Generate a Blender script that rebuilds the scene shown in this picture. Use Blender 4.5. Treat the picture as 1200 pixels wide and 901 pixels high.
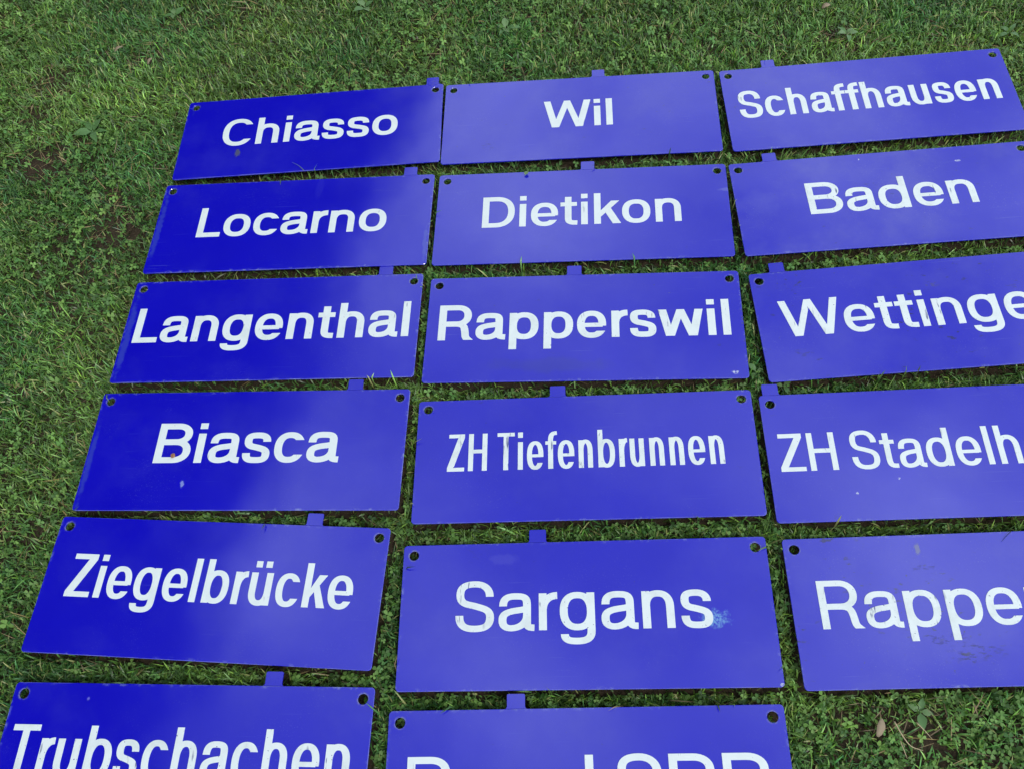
import bpy, bmesh, math, random
import numpy as np
from mathutils import Vector, Matrix
from mathutils.geometry import delaunay_2d_cdt

for o in list(bpy.data.objects):
    bpy.data.objects.remove(o, do_unlink=True)
scene = bpy.context.scene
COL = scene.collection
R = math.radians

# ------------------------------------------------------------------ camera
ZP = 0.030                       # height of the sign faces above the soil
CAM_H = 1.5                      # camera height above the sign faces
F_PX, PITCH, ROLL = 1056.58, 1.05361534, -0.19238194     # focal length in pixels of a 1200 px wide picture
fw = Vector((0, math.cos(PITCH), -math.sin(PITCH)))
up0 = Vector((0, math.sin(PITCH), math.cos(PITCH)))
rt0 = Vector((1, 0, 0))
rt = rt0 * math.cos(ROLL) + up0 * math.sin(ROLL)
up = up0 * math.cos(ROLL) - rt0 * math.sin(ROLL)
cam_d = bpy.data.cameras.new('camera')
cam = bpy.data.objects.new('camera', cam_d)
COL.objects.link(cam)
m = Matrix((rt, up, -fw)).transposed().to_4x4()
m.translation = Vector((0, 0, ZP + CAM_H))
cam.matrix_world = m
cam_d.sensor_fit = 'HORIZONTAL'
cam_d.sensor_width = 36.0
cam_d.lens = 36.0 * F_PX / 1200.0
cam_d.clip_start = 0.02
cam_d.clip_end = 500
scene.camera = cam

# ------------------------------------------------------------------ world and sun
SUN_EL, SUN_AZ = R(52), R(150)      # azimuth clockwise from +y
world = bpy.data.worlds.new('World')
scene.world = world
world.use_nodes = True
nt = world.node_tree
nt.nodes.clear()
out = nt.nodes.new('ShaderNodeOutputWorld')
bg = nt.nodes.new('ShaderNodeBackground')
sky = nt.nodes.new('ShaderNodeTexSky')
sky.sky_type = 'NISHITA'
sky.sun_disc = False
sky.sun_elevation = SUN_EL
sky.sun_rotation = SUN_AZ
sky.dust_density = 2.0
sky.ozone_density = 2.0
# broken cloud on a flat layer, so that it closes up towards the horizon
tc = nt.nodes.new('ShaderNodeTexCoord')
sp = nt.nodes.new('ShaderNodeSeparateXYZ')
nt.links.new(tc.outputs['Generated'], sp.inputs[0])
def wm(op, a, b=0.0):
    nd = nt.nodes.new('ShaderNodeMath'); nd.operation = op
    for sock, v in zip(nd.inputs, (a, b)):
        if hasattr(v, 'is_output'): nt.links.new(v, sock)
        else: sock.default_value = v
    return nd.outputs[0]
zz_ = wm('ADD', wm('MAXIMUM', sp.outputs['Z'], 0.0), 0.12)
cb = nt.nodes.new('ShaderNodeCombineXYZ')
nt.links.new(wm('DIVIDE', sp.outputs['X'], zz_), cb.inputs[0])
nt.links.new(wm('DIVIDE', sp.outputs['Y'], zz_), cb.inputs[1])
mp = nt.nodes.new('ShaderNodeMapping')
mp.inputs['Location'].default_value = (3.1, 1.7, 0)
ns = nt.nodes.new('ShaderNodeTexNoise')
ns.inputs['Scale'].default_value = 3.4
ns.inputs['Detail'].default_value = 7
ns.inputs['Roughness'].default_value = 0.52
rp = nt.nodes.new('ShaderNodeValToRGB')
rp.color_ramp.elements[0].position = 0.50
rp.color_ramp.elements[0].color = (0.20, 0.20, 0.20, 1)
rp.color_ramp.elements[1].position = 0.72
rp.color_ramp.elements[1].color = (1, 1, 1, 1)
mx = nt.nodes.new('ShaderNodeMixRGB')
mx.inputs['Color2'].default_value = (16.8, 18.8, 20.4, 1)      # bright broken cloud
nt.links.new(cb.outputs[0], mp.inputs['Vector'])
nt.links.new(mp.outputs['Vector'], ns.inputs['Vector'])
nt.links.new(wm('ADD', ns.outputs['Fac'], wm('MULTIPLY', wm('SUBTRACT', 1.0, sp.outputs['Z']), 0.40)), rp.inputs['Fac'])
nt.links.new(rp.outputs['Color'], mx.inputs['Fac'])
nt.links.new(sky.outputs['Color'], mx.inputs['Color1'])
nt.links.new(mx.outputs['Color'], bg.inputs['Color'])
bg.inputs['Strength'].default_value = 0.094
nt.links.new(bg.outputs['Background'], out.inputs['Surface'])

sun_d = bpy.data.lights.new('sun', 'SUN')
sun_d.energy = 1.5
sun_d.angle = R(10)
sun_d.color = (1.0, 0.95, 0.88)
sun = bpy.data.objects.new('sun', sun_d)
COL.objects.link(sun)
sdir = Vector((math.sin(SUN_AZ) * math.cos(SUN_EL), math.cos(SUN_AZ) * math.cos(SUN_EL), math.sin(SUN_EL)))
sun.rotation_euler = sdir.to_track_quat('Z', 'Y').to_euler()
sun.location = sdir * 20

scene.view_settings.view_transform = 'Standard'
scene.view_settings.look = 'None'
scene.view_settings.gamma = 1
scene.view_settings.exposure = -0.06
scene.view_settings.use_curve_mapping = False

# ------------------------------------------------------------------ helpers
def at(px, py, z=0.0):
    """the point at height z seen at pixel (px, py) of the 1200 x 901 photograph"""
    d = fw + rt * ((px - 600) / F_PX) - up * ((py - 450.5) / F_PX)
    o = Vector((0, 0, ZP + CAM_H))
    return o + d * ((z - o.z) / d.z)

def tag(o, label=None, cat=None, group=None, kind=None):
    if label: o['label'] = label
    if cat: o['category'] = cat
    if group: o['group'] = group
    if kind: o['kind'] = kind
    return o

def mesh_obj(name, verts, faces, mat, parent=None, smooth=False):
    me = bpy.data.meshes.new(name)
    me.from_pydata([tuple(v) for v in verts], [], faces)
    me.materials.append(mat)
    if smooth:
        for p in me.polygons: p.use_smooth = True
    o = bpy.data.objects.new(name, me)
    COL.objects.link(o)
    o.parent = parent
    return o

def empty(name, loc, rot=(0, 0, 0)):
    o = bpy.data.objects.new(name, None)
    o.empty_display_size = 0.05
    COL.objects.link(o)
    o.location = loc
    o.rotation_euler = rot
    return o

class NT:
    """small helper to write node trees"""
    def __init__(self, name):
        self.mat = bpy.data.materials.new(name)
        self.mat.use_nodes = True
        self.t = self.mat.node_tree
        self.bsdf = self.t.nodes['Principled BSDF']
        self.out = self.t.nodes['Material Output']
    def n(self, kind, **kw):
        nd = self.t.nodes.new(kind)
        for k, v in kw.items(): setattr(nd, k, v)
        return nd
    def set(self, sock, v):
        if hasattr(v, 'is_output'): self.t.links.new(v, sock)
        else: sock.default_value = v
    def math(self, op, a, b=0.0, c=0.0, clamp=False):
        nd = self.n('ShaderNodeMath', operation=op, use_clamp=clamp)
        self.set(nd.inputs[0], a); self.set(nd.inputs[1], b); self.set(nd.inputs[2], c)
        return nd.outputs[0]
    def mix(self, f, a, b):
        nd = self.n('ShaderNodeMixRGB')
        self.set(nd.inputs[0], f)
        self.set(nd.inputs[1], a if hasattr(a, 'is_output') else tuple(a) + (1,))
        self.set(nd.inputs[2], b if hasattr(b, 'is_output') else tuple(b) + (1,))
        return nd.outputs[0]
    def noise(self, vec, scale, detail=3, rough=0.5):
        nd = self.n('ShaderNodeTexNoise')
        nd.inputs['Scale'].default_value = scale
        nd.inputs['Detail'].default_value = detail
        nd.inputs['Roughness'].default_value = rough
        if vec is not None: self.t.links.new(vec, nd.inputs['Vector'])
        return nd.outputs['Fac']
    def mapping(self, vec, loc=(0, 0, 0), rot=(0, 0, 0), scale=(1, 1, 1)):
        nd = self.n('ShaderNodeMapping')
        nd.inputs['Location'].default_value = loc
        nd.inputs['Rotation'].default_value = rot
        nd.inputs['Scale'].default_value = scale
        self.t.links.new(vec, nd.inputs['Vector'])
        return nd.outputs[0]
    def step(self, v, lo, hi):
        nd = self.n('ShaderNodeMapRange', interpolation_type='SMOOTHSTEP')
        self.set(nd.inputs['Value'], v)
        nd.inputs['From Min'].default_value = lo
        nd.inputs['From Max'].default_value = hi
        return nd.outputs[0]
    def obj(self):
        return self.n('ShaderNodeTexCoord').outputs['Object']
    def bump(self, h, strength, dist):
        nd = self.n('ShaderNodeBump')
        nd.inputs['Strength'].default_value = strength
        nd.inputs['Distance'].default_value = dist
        self.t.links.new(h, nd.inputs['Height'])
        self.t.links.new(nd.outputs[0], self.bsdf.inputs['Normal'])

# ------------------------------------------------------------------ signs: places
W, H, TH = 0.6223, 0.2468, 0.0025
# key: x, y, turn, tab centre (mm), words, base line (mm), capital height (mm), text left, text right (mm), stem, bar
SIGNS = {
 'chiasso':       (-0.3505, 1.6253, -0.1649,  285, 'Chiasso',        -29, 83, -211, 208, 0.175, 0.140),
 'locarno':       (-0.4087, 1.3583, -0.2008,  256, 'Locarno',        -30, 81, -211, 214, 0.180, 0.144),
 'langenthal':    (-0.4661, 1.0943, -0.1976,  231, 'Langenthal',     -30, 84, -287, 292, 0.179, 0.143),
 'biasca':        (-0.5238, 0.8279, -0.2034,  202, 'Biasca',         -28, 83, -175, 186, 0.180, 0.144),
 'ziegelbruecke': (-0.5922, 0.5656, -0.2382,  170, 'Ziegelbrücke',   -24, 78, -264, 260, 0.152, 0.122),
 'trubschachen':  (-0.6432, 0.2846, -0.2005,  139, 'Trubschachen',   -23, 79, -293, 282, 0.149, 0.120),
 'wil':           ( 0.2655, 1.5065, -0.1867,   47, 'Wil',            -30, 81,  -80,  76, 0.178, 0.142),
 'dietikon':      ( 0.2119, 1.2291, -0.1991,   16, 'Dietikon',       -29, 83, -210, 210, 0.169, 0.136),
 'rapperswil':    ( 0.1581, 0.9529, -0.2013,  -16, 'Rapperswil',     -28, 83, -287, 286, 0.180, 0.144),
 'tiefenbrunnen': ( 0.1039, 0.6791, -0.1777,  -46, 'ZH Tiefenbrunnen', -24, 75, -251, 251, 0.121, 0.097),
 'sargans':       ( 0.0450, 0.3990, -0.1736,  -76, 'Sargans',        -28, 84, -216, 211, 0.157, 0.126),
 'basel':         (-0.0085, 0.1295, -0.1671, -106, 'Basel SBB',      -29, 83, -277, 279, 0.154, 0.123),
 'schaffhausen':  ( 0.8936, 1.3921, -0.1530, -199, 'Schaffhausen',   -29, 81, -281, 279, 0.154, 0.123),
 'baden':         ( 0.8366, 1.1171, -0.1451, -223, 'Baden',          -30, 83, -164, 172, 0.165, 0.132),
 'wettingen':     ( 0.7957, 0.8330, -0.1366, -254, 'Wettingen',      -29, 82, -267, 267, 0.161, 0.129),
 'stadelhofen':   ( 0.7283, 0.5555, -0.1698, -289, 'ZH Stadelhofen', -29, 73, -290, 290, 0.136, 0.109),
 'rapperswil_b':  ( 0.6851, 0.2839, -0.1628,  None, 'Rapperswil',    -29, 79, -267, 267, 0.149, 0.120),
}
def to_local(key, px, py):
    s = SIGNS[key]
    p = at(px, py, ZP)
    dx, dy = p.x - s[0], p.y - s[1]
    c, sn = math.cos(s[2]), math.sin(s[2])
    return (c * dx + sn * dy, -sn * dx + c * dy)

# ------------------------------------------------------------------ materials
def plate_material(key, seed, marks=(), scuff=0.3, dark=0.2, edge=0.5, haze=0.25):
    """cobalt blue enamel with faint haze, scuffs, worn edges and the marks or painted reflection given for the sign"""
    k = NT('blue_enamel_' + key)
    o = k.obj()
    rnd = random.Random(seed)
    off = (rnd.uniform(-50, 50), rnd.uniform(-50, 50), rnd.uniform(-5, 5))
    v = k.mapping(o, loc=off)
    col = k.mix(k.noise(v, 9, 4), (0.0034, 0.0012, 0.40), (0.0048, 0.0024, 0.46))
    # thin film of dust and dried water
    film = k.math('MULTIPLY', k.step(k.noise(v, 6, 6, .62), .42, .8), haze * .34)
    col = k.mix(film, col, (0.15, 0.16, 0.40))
    # light hairline scratches, two directions
    for i, rot in enumerate((rnd.uniform(-.5, .3), rnd.uniform(.8, 2.2))):
        sv = k.mapping(v, rot=(0, 0, rot), scale=(9, 330, 1))
        s = k.math('MULTIPLY', k.step(k.noise(sv, 1.0, 2, .4), .69, .75), k.step(k.noise(v, 7 + i, 2), .52, .66))
        col = k.mix(k.math('MULTIPLY', s, scuff * .45), col, (0.10, 0.12, 0.48))
    # dust grains
    s = k.math('MULTIPLY', k.step(k.noise(v, 480, 2, .5), .62, .74), k.step(k.noise(v, 10, 4, .6), .44, .66))
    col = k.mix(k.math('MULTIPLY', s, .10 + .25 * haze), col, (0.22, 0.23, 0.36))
    # dark scuffs and specks
    sv = k.mapping(v, rot=(0, 0, .25), scale=(42, 95, 1))
    s = k.math('MULTIPLY', k.step(k.noise(sv, 1.0, 4, .6), .70 - .09 * dark, .755 - .09 * dark), k.step(k.noise(v, 8.5, 2), .56 - .12 * dark, .66 - .08 * dark))
    col = k.mix(k.math('MULTIPLY', s, dark), col, (0.006, 0.006, 0.07))
    s = k.step(k.noise(v, 150, 2, .5), .765 - .03 * dark, .79)
    col = k.mix(k.math('MULTIPLY', s, min(1, dark * 1.5)), col, (0.02, 0.02, 0.09))
    # worn rim
    sep = k.n('ShaderNodeSeparateXYZ'); k.t.links.new(o, sep.inputs[0])
    du = k.math('SUBTRACT', W / 2, k.math('ABSOLUTE', sep.outputs[0]))
    dv = k.math('SUBTRACT', H / 2, k.math('ABSOLUTE', sep.outputs[1]))
    d = k.math('MINIMUM', du, k.math('ADD', dv, k.math('LESS_THAN', dv, 0.0)))       # not on the tab
    rim = k.math('SUBTRACT', 1, k.step(d, .0006, .0065), clamp=True)
    wear = k.math('MULTIPLY', rim, k.math('MULTIPLY', k.step(k.noise(v, 95, 4, .65), .50, .72), k.step(k.noise(v, 11, 3), .40, .62)))
    col = k.mix(k.math('MULTIPLY', wear, edge), col, (0.20, 0.24, 0.46))
    thin = k.math('SUBTRACT', 1, k.step(d, .0003, .0016), clamp=True)
    col = k.mix(k.math('MULTIPLY', thin, k.math('MULTIPLY', k.step(k.noise(v, 30, 4), .40, .66), .30 * edge + .05)), col, (0.30, 0.33, 0.48))
    hx = k.math('SUBTRACT', k.math('ABSOLUTE', sep.outputs[0]), W / 2 - .0185)
    hy = k.math('SUBTRACT', sep.outputs[1], H / 2 - .0185)
    hd = k.math('SQRT', k.math('ADD', k.math('MULTIPLY', hx, hx), k.math('MULTIPLY', hy, hy)))
    ring = k.math('MULTIPLY', k.math('SUBTRACT', 1, k.step(hd, .0090, .0118), clamp=True), k.step(k.noise(v, 140, 3, .6), .40, .60))
    col = k.mix(k.math('MULTIPLY', ring, .55), col, (0.16, 0.17, 0.26))
    rough = k.math('ADD', .085, k.math('MULTIPLY', k.noise(v, 14, 5, .6), .11))
    for (u, w, ru, rw, rot, c, strength, grain, rgh) in marks:
        mv = k.mapping(k.mapping(o, loc=(-u, -w, 0)), rot=(0, 0, -rot), scale=(1 / ru, 1 / rw, 0))
        ln = k.n('ShaderNodeVectorMath', operation='LENGTH'); k.t.links.new(mv, ln.inputs[0])
        n1 = k.noise(v, grain, 5, .65)
        f = k.math('ADD', ln.outputs['Value'], k.math('MULTIPLY', k.math('SUBTRACT', n1, .5), 1.9))
        f = k.math('SUBTRACT', 1, k.step(f, .45, 1.0), clamp=True)
        f = k.math('MULTIPLY', f, strength)
        if c[0] < .01:                    # dark marks are made of flecks and short scrapes
            f = k.math('MULTIPLY', f, k.step(k.noise(k.mapping(v, rot=(0, 0, .3 + rot), scale=(75, 190, 1)), 1.0, 4, .6), .52, .60))
        elif c[1] > .4:
            f = k.math('MULTIPLY', f, k.step(k.noise(v, 260, 4, .6), .34, .62))
        col = k.mix(f, col, c)
        rough = k.math('ADD', rough, k.math('MULTIPLY', f, rgh))
    k.t.links.new(col, k.bsdf.inputs['Base Color'])
    k.t.links.new(rough, k.bsdf.inputs['Roughness'])
    k.bsdf.inputs['IOR'].default_value = 1.85
    h = k.math('ADD', k.math('MULTIPLY', k.noise(v, 4.5, 2), 1.0), k.math('MULTIPLY', k.noise(v, 420, 2), .010))
    k.bump(h, .30, .0055)
    return k.mat

def letter_material(key, seed, wear=.3):
    k = NT('white_lettering_' + key)
    o = k.obj()
    rnd = random.Random(seed)
    v = k.mapping(o, loc=(rnd.uniform(-50, 50), rnd.uniform(-50, 50), 0))
    col = k.mix(k.noise(v, 40, 4), (.60, .665, .685), (.69, .75, .76))
    g = k.step(k.noise(v, 22, 6, .68), .44, .72)
    col = k.mix(k.math('MULTIPLY', g, .12 + .38 * wear), col, (.45, .50, .50))
    sv = k.mapping(v, rot=(0, 0, rnd.uniform(-.3, .3)), scale=(150, 22, 1))
    s = k.math('MULTIPLY', k.step(k.noise(sv, 1.0, 3, .55), .64 - .05 * wear, .67), k.step(k.noise(v, 17, 2), .57 - .07 * wear, .63))
    col = k.mix(k.math('MULTIPLY', s, min(1, 1.2 * wear)), col, (.02, .03, .16))
    s = k.step(k.noise(v, 210, 2, .5), .735 - .06 * wear, .76)
    col = k.mix(k.math('MULTIPLY', s, min(1, 1.3 * wear)), col, (.05, .06, .20))
    k.t.links.new(col, k.bsdf.inputs['Base Color'])
    k.bsdf.inputs['Roughness'].default_value = .38
    return k.mat

def foliage_material(name, attr=None, col=(.05, .1, .03), rough=.5, trans=.3, spec=.4):
    k = NT(name)
    if attr:
        a = k.n('ShaderNodeAttribute', attribute_name=attr)
        c = a.outputs['Color']
    else:
        inf = k.n('ShaderNodeObjectInfo')
        geo = k.n('ShaderNodeNewGeometry')
        f = k.math('FRACT', k.math('ADD', k.noise(k.obj(), 7, 3), k.math('MULTIPLY', geo.outputs['Random Per Island'], .5)))
        c = k.mix(f, tuple(x * .7 for x in col), tuple(x * 1.3 for x in col))
    k.t.links.new(c, k.bsdf.inputs['Base Color'])
    k.bsdf.inputs['Roughness'].default_value = rough
    k.bsdf.inputs['Specular IOR Level'].default_value = spec
    tr = k.n('ShaderNodeBsdfTranslucent')
    br = k.n('ShaderNodeMixRGB', blend_type='MULTIPLY'); br.inputs[0].default_value = 1
    k.t.links.new(c, br.inputs[1]); br.inputs[2].default_value = (1.5, 1.5, .7, 1)
    k.t.links.new(br.outputs[0], tr.inputs['Color'])
    ms = k.n('ShaderNodeMixShader'); ms.inputs[0].default_value = trans
    k.t.links.new(k.bsdf.outputs[0], ms.inputs[1]); k.t.links.new(tr.outputs[0], ms.inputs[2])
    k.t.links.new(ms.outputs[0], k.out.inputs['Surface'])
    return k.mat

def soil_material():
    k = NT('lawn_soil')
    geo = k.n('ShaderNodeNewGeometry')
    p = geo.outputs['Position']
    c = k.mix(k.noise(p, 55, 6, .65), (.024, .018, .012), (.075, .055, .036))
    c = k.mix(k.step(k.noise(p, 260, 3, .6), .62, .72), c, (.20, .14, .085))
    # beyond the blades that are modelled the ground itself is lawn coloured
    ln = k.n('ShaderNodeVectorMath', operation='LENGTH'); k.t.links.new(p, ln.inputs[0])
    far = k.step(ln.outputs['Value'], 3.3, 4.6)
    g = k.mix(k.noise(p, 30, 6, .7), (.018, .036, .012), (.06, .11, .03))
    k.t.links.new(k.mix(far, c, g), k.bsdf.inputs['Base Color'])
    k.bsdf.inputs['Roughness'].default_value = .95
    k.bsdf.inputs['Specular IOR Level'].default_value = .15
    k.bump(k.noise(p, 120, 6, .7), .9, .008)
    return k.mat

def plain(name, col, rough=.6, vary=.3, scale=60):
    k = NT(name)
    c = k.mix(k.noise(k.obj(), scale, 4), tuple(x * (1 - vary) for x in col), tuple(min(1, x * (1 + vary)) for x in col))
    k.t.links.new(c, k.bsdf.inputs['Base Color'])
    k.bsdf.inputs['Roughness'].default_value = rough
    return k.mat

# ------------------------------------------------------------------ ground
rng = np.random.default_rng(11)
def grid_noise(seed):
    g = np.random.default_rng(seed).random((64, 64))
    def f(x, y, freq):
        X, Y = x * freq + 100.3, y * freq + 100.7
        i, j = np.floor(X).astype(int), np.floor(Y).astype(int)
        a, b = X - i, Y - j
        a = a * a * (3 - 2 * a); b = b * b * (3 - 2 * b)
        i %= 64; j %= 64; i2 = (i + 1) % 64; j2 = (j + 1) % 64
        return (g[i, j] * (1 - a) + g[i2, j] * a) * (1 - b) + (g[i, j2] * (1 - a) + g[i2, j2] * a) * b
    return f
N1, N2, N3 = grid_noise(1), grid_noise(2), grid_noise(3)
def soil_h(x, y):
    fade = np.clip((4.2 - np.hypot(x, y - 1)) / .8, 0, 1)
    return (.010 * (N1(x, y, 2.2) - .5) + .006 * (N2(x, y, 9) - .5)) * fade - .004
xs = np.concatenate([[-150, -60, -25, -10, -6], np.linspace(-4.2, 4.2, 169), [6, 10, 25, 60, 150]])
ys = np.concatenate([[-150, -60, -25, -10, -5], np.linspace(-3.2, 5.2, 169), [7, 11, 25, 60, 150]])
GX, GY = np.meshgrid(xs, ys)
GZ = soil_h(GX, GY)
gv = np.stack([GX, GY, GZ], -1).reshape(-1, 3)
nx, ny = len(xs), len(ys)
gf = [(j * nx + i, j * nx + i + 1, (j + 1) * nx + i + 1, (j + 1) * nx + i) for j in range(ny - 1) for i in range(nx - 1)]
ground = mesh_obj('ground', gv.tolist(), gf, soil_material(), smooth=True)
tag(ground, 'brown lawn soil showing between the grass blades', 'ground', kind='structure')

# ------------------------------------------------------------------ lettering: a grotesque built from strokes
def bez(p0, p1, p2, p3, n=8):
    r = []
    for i in range(n + 1):
        t = i / n; q = 1 - t
        r.append((q**3 * p0[0] + 3 * q * q * t * p1[0] + 3 * q * t * t * p2[0] + t**3 * p3[0],
                  q**3 * p0[1] + 3 * q * q * t * p1[1] + 3 * q * t * t * p2[1] + t**3 * p3[1]))
    return r
def arc(cx, cy, rx, ry, a0, a1, n=24, e=2.35):
    r = []
    for i in range(n + 1):
        a = R(a0 + (a1 - a0) * i / n)
        c, s = math.cos(a), math.sin(a)
        r.append((cx + rx * math.copysign(abs(c)**(2 / e), c), cy + ry * math.copysign(abs(s)**(2 / e), s)))
    return r
def join(*ps):
    r = []
    for p in ps:
        for q in p:
            if not r or math.hypot(q[0] - r[-1][0], q[1] - r[-1][1]) > 1e-5: r.append(q)
    return r

class Glyph:
    def __init__(self, v, h):
        self.v, self.h = v, h
        self.polys = []
    def rect(self, x0, y0, x1, y1): self.polys.append([(x0, y0), (x1, y0), (x1, y1), (x0, y1)])
    def poly(self, *p): self.polys.append(list(p))
    def stroke(self, pts, cut0=None, cut1=None, v=None, h=None):
        v = v or self.v; h = h or self.h
        n = len(pts); L = []; Rr = []; T = []
        for i in range(n):
            a = pts[max(i - 1, 0)]; b = pts[min(i + 1, n - 1)]
            dx, dy = b[0] - a[0], b[1] - a[1]
            l = math.hypot(dx, dy) or 1
            tx, ty = dx / l, dy / l
            nx_, ny_ = -ty, tx
            # elliptical pen: full width v across, h up and down
            q = math.hypot(nx_ * v, ny_ * h)
            ox, oy = nx_ * v * v / q / 2, ny_ * h * h / q / 2
            L.append([pts[i][0] + ox, pts[i][1] + oy]); Rr.append([pts[i][0] - ox, pts[i][1] - oy]); T.append((tx, ty))
        for end, cut in ((0, cut0), (1, cut1)):
            if cut != 'h': continue
            idx = (n - 1) if end else 0
            st = -1 if end else 1
            yc = pts[idx][1]
            ty = T[idx][1] * (1 if end else -1)            # outward direction of the stroke at this end
            tx = T[idx][0] * (1 if end else -1)
            sg = 1 if ty > 0 else -1
            for S in (L, Rr):
                if (S[idx][1] - yc) * sg <= 0:             # falls short: run on to the cut
                    k = (yc - S[idx][1]) / ty if abs(ty) > .15 else 0
                    S[idx] = [S[idx][0] + tx * k, S[idx][1] + ty * k]
                else:                                      # beyond the cut: trim back
                    j = idx; c = 0
                    while (S[j][1] - yc) * sg > 0 and c < 12: j += st; c += 1
                    p, q = S[j], S[j - st]
                    f = (yc - p[1]) / ((q[1] - p[1]) or 1)
                    x = p[0] + (q[0] - p[0]) * max(0, min(1, f))
                    for i in range(c): S[idx + st * i] = [x, yc]
        for i in range(n - 1):
            self.polys.append([tuple(L[i]), tuple(L[i + 1]), tuple(Rr[i + 1]), tuple(Rr[i])])

XH = .735
OV = .014
def glyph(ch, k, v, h):
    """strokes, width and side bearings of one character; capital height is 1"""
    g = Glyph(v, h)
    X = XH
    def ring(x0, x1, y0, y1):
        g.stroke(arc((x0 + x1) / 2, (y0 + y1) / 2, (x1 - x0) / 2 - v / 2, (y1 - y0) / 2 - h / 2, 0, 360, 40))
    ST, RD, DG = .078, .045, .012
    if ch == 'l': g.rect(0, 0, v, 1); return g, v, ST, ST
    if ch == 'i': g.rect(0, 0, v, X); g.rect(0, .855, v, 1); return g, v, ST, ST
    if ch in 'nhuü':
        w = .60 * k + (v - .18) * .5
        yc = X * .58
        gg = Glyph(v, h)
        gg.rect(0, 0, v, 1 if ch == 'h' else X)
        a = arc(w / 2, yc, w / 2 - v / 2, X + OV - h / 2 - yc, 172, 90, 10)
        b = arc(w / 2, yc, w / 2 - v / 2, X + OV - h / 2 - yc, 90, 0, 12)
        gg.stroke(join(a, b, [(w - v / 2, 0)]))
        if ch in 'uü':
            g.polys = [[(w - x, X - y) for x, y in p] for p in gg.polys]
            if ch == 'ü':
                d = v * .95; q = w * .27
                for cx in (q, w - q): g.rect(cx - d / 2, .855, cx + d / 2, 1)
        else: g.polys = gg.polys
        return g, w, ST, ST
    if ch == 'r':
        w = .36 * k + (v - .18) * .5
        g.rect(0, 0, v, X)
        yc = X * .50
        g.stroke(join(arc(w + .01, yc, w + .01 - v / 2, X + OV - h / 2 - yc, 172, 92, 12), [(w, X + OV - h / 2)]), h=h * 1.12)
        return g, w, ST, .0
    if ch == 'o':
        w = .66 * k; ring(0, w, -OV, X + OV); return g, w, RD, RD
    if ch == 'c':
        w = .615 * k
        g.stroke(arc(w * .51, X / 2, w * .51 - v / 2, X / 2 + OV - h / 2, 33, 327, 40), 'h', 'h')
        return g, w, RD, .035
    if ch == 'e':
        w = .645 * k
        g.stroke(arc(w / 2, X / 2, w / 2 - v / 2, X / 2 + OV - h / 2, -6, 325, 44), 'h', 'h')
        g.rect(v * .5, X / 2 - h * .52, w - v * .45, X / 2 + h * .26)
        return g, w, RD, RD
    if ch == 'a':
        w = .655 * k; xs_ = w - v * .5 - .045 * k
        t = X + OV - h / 2
        g.stroke(join(bez((v * .56, X * .665), (v * .58, X * .84), (w * .20, t), (w * .46, t), 9),
                      bez((w * .46, t), (w * .74, t), (xs_, X * .90), (xs_, X * .70), 9),
                      [(xs_, X * .20)], bez((xs_, X * .20), (xs_, h * .62), (xs_ + .03, h * .40), (w + .02, h * .42), 6)), 'h', None)
        g.stroke(join(bez((xs_, X * .60), (w * .66, X * .535), (w * .42, X * .56), (w * .24, X * .48), 8),
                      bez((w * .24, X * .48), (v * .5, X * .43), (v * .5, X * .34), (v * .5, X * .27), 8),
                      bez((v * .5, X * .27), (v * .5, h * .72), (w * .22, h / 2 - OV), (w * .37, h / 2 - OV), 8),
                      bez((w * .37, h / 2 - OV), (w * .60, h / 2 - OV), (xs_, X * .20), (xs_, X * .40), 8)), h=h * .95)
        return g, w + .01, RD, .02
    if ch in 'sS':
        T = X if ch == 's' else 1.0
        w = (.575 if ch == 's' else .735) * k
        t, b = T + OV - h / 2, h / 2 - OV
        l, r = v / 2 + .008, w - v / 2
        f = .70 if ch == 's' else .69
        g.stroke(join(bez((r - .012, T * f), (r - .012, T * .86), (w * .72, t), (w * .50, t), 9),
                      bez((w * .50, t), (w * .24, t), (l, T * .90), (l, T * .735), 9),
                      bez((l, T * .735), (l, T * .53), (w * .34, T * .545), (w * .52, T * .50), 9),
                      bez((w * .52, T * .50), (w * .74, T * .445), (r, T * .43), (r, T * .27), 9),
                      bez((r, T * .27), (r, T * .09), (w * .74, b), (w * .50, b), 9),
                      bez((w * .50, b), (w * .24, b), (l - .006, T * .12), (l - .006, T * .315), 9)), 'h', 'h')
        return g, w, RD, RD
    if ch == 't':
        w = .32 * k + v * .45; x = .105 * k + v * .5
        g.stroke(join([(x, .915), (x, X * .32)], bez((x, X * .32), (x, h * .6), (x + .04, h * .48), (w + .01, h * .47), 8)))
        g.rect(0, X - h * .92, w, X)
        return g, w, .015, .025
    if ch == 'f':
        w = .33 * k + v * .5; x = .105 * k + v * .5
        g.stroke(join([(x, 0), (x, .70)], bez((x, .70), (x, 1 - h * .55), (x + .05, 1 - h * .48), (w + .02, 1 - h * .47), 8)))
        g.rect(0, X - h * .92, w, X)
        return g, w, .015, .0
    if ch in 'bdpg':
        w = .655 * k
        ring(0, w, -OV, X + OV)
        if ch == 'b': g.rect(0, 0, v, 1); return g, w, ST, RD
        if ch == 'd': g.rect(w - v, 0, w, 1); return g, w, RD, ST
        if ch == 'p': g.rect(0, -.285, v, X); return g, w, ST, RD
        x = w - v / 2; bt = -.285 + h / 2
        g.stroke(join([(x, X), (x, -.03)], bez((x, -.03), (x, bt * .85), (w * .72, bt), (w * .47, bt), 9),
                      bez((w * .47, bt), (w * .22, bt), (v * .58, bt * .82), (v * .58, -.085), 9)), None, 'h')
        return g, w, RD, ST
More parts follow.
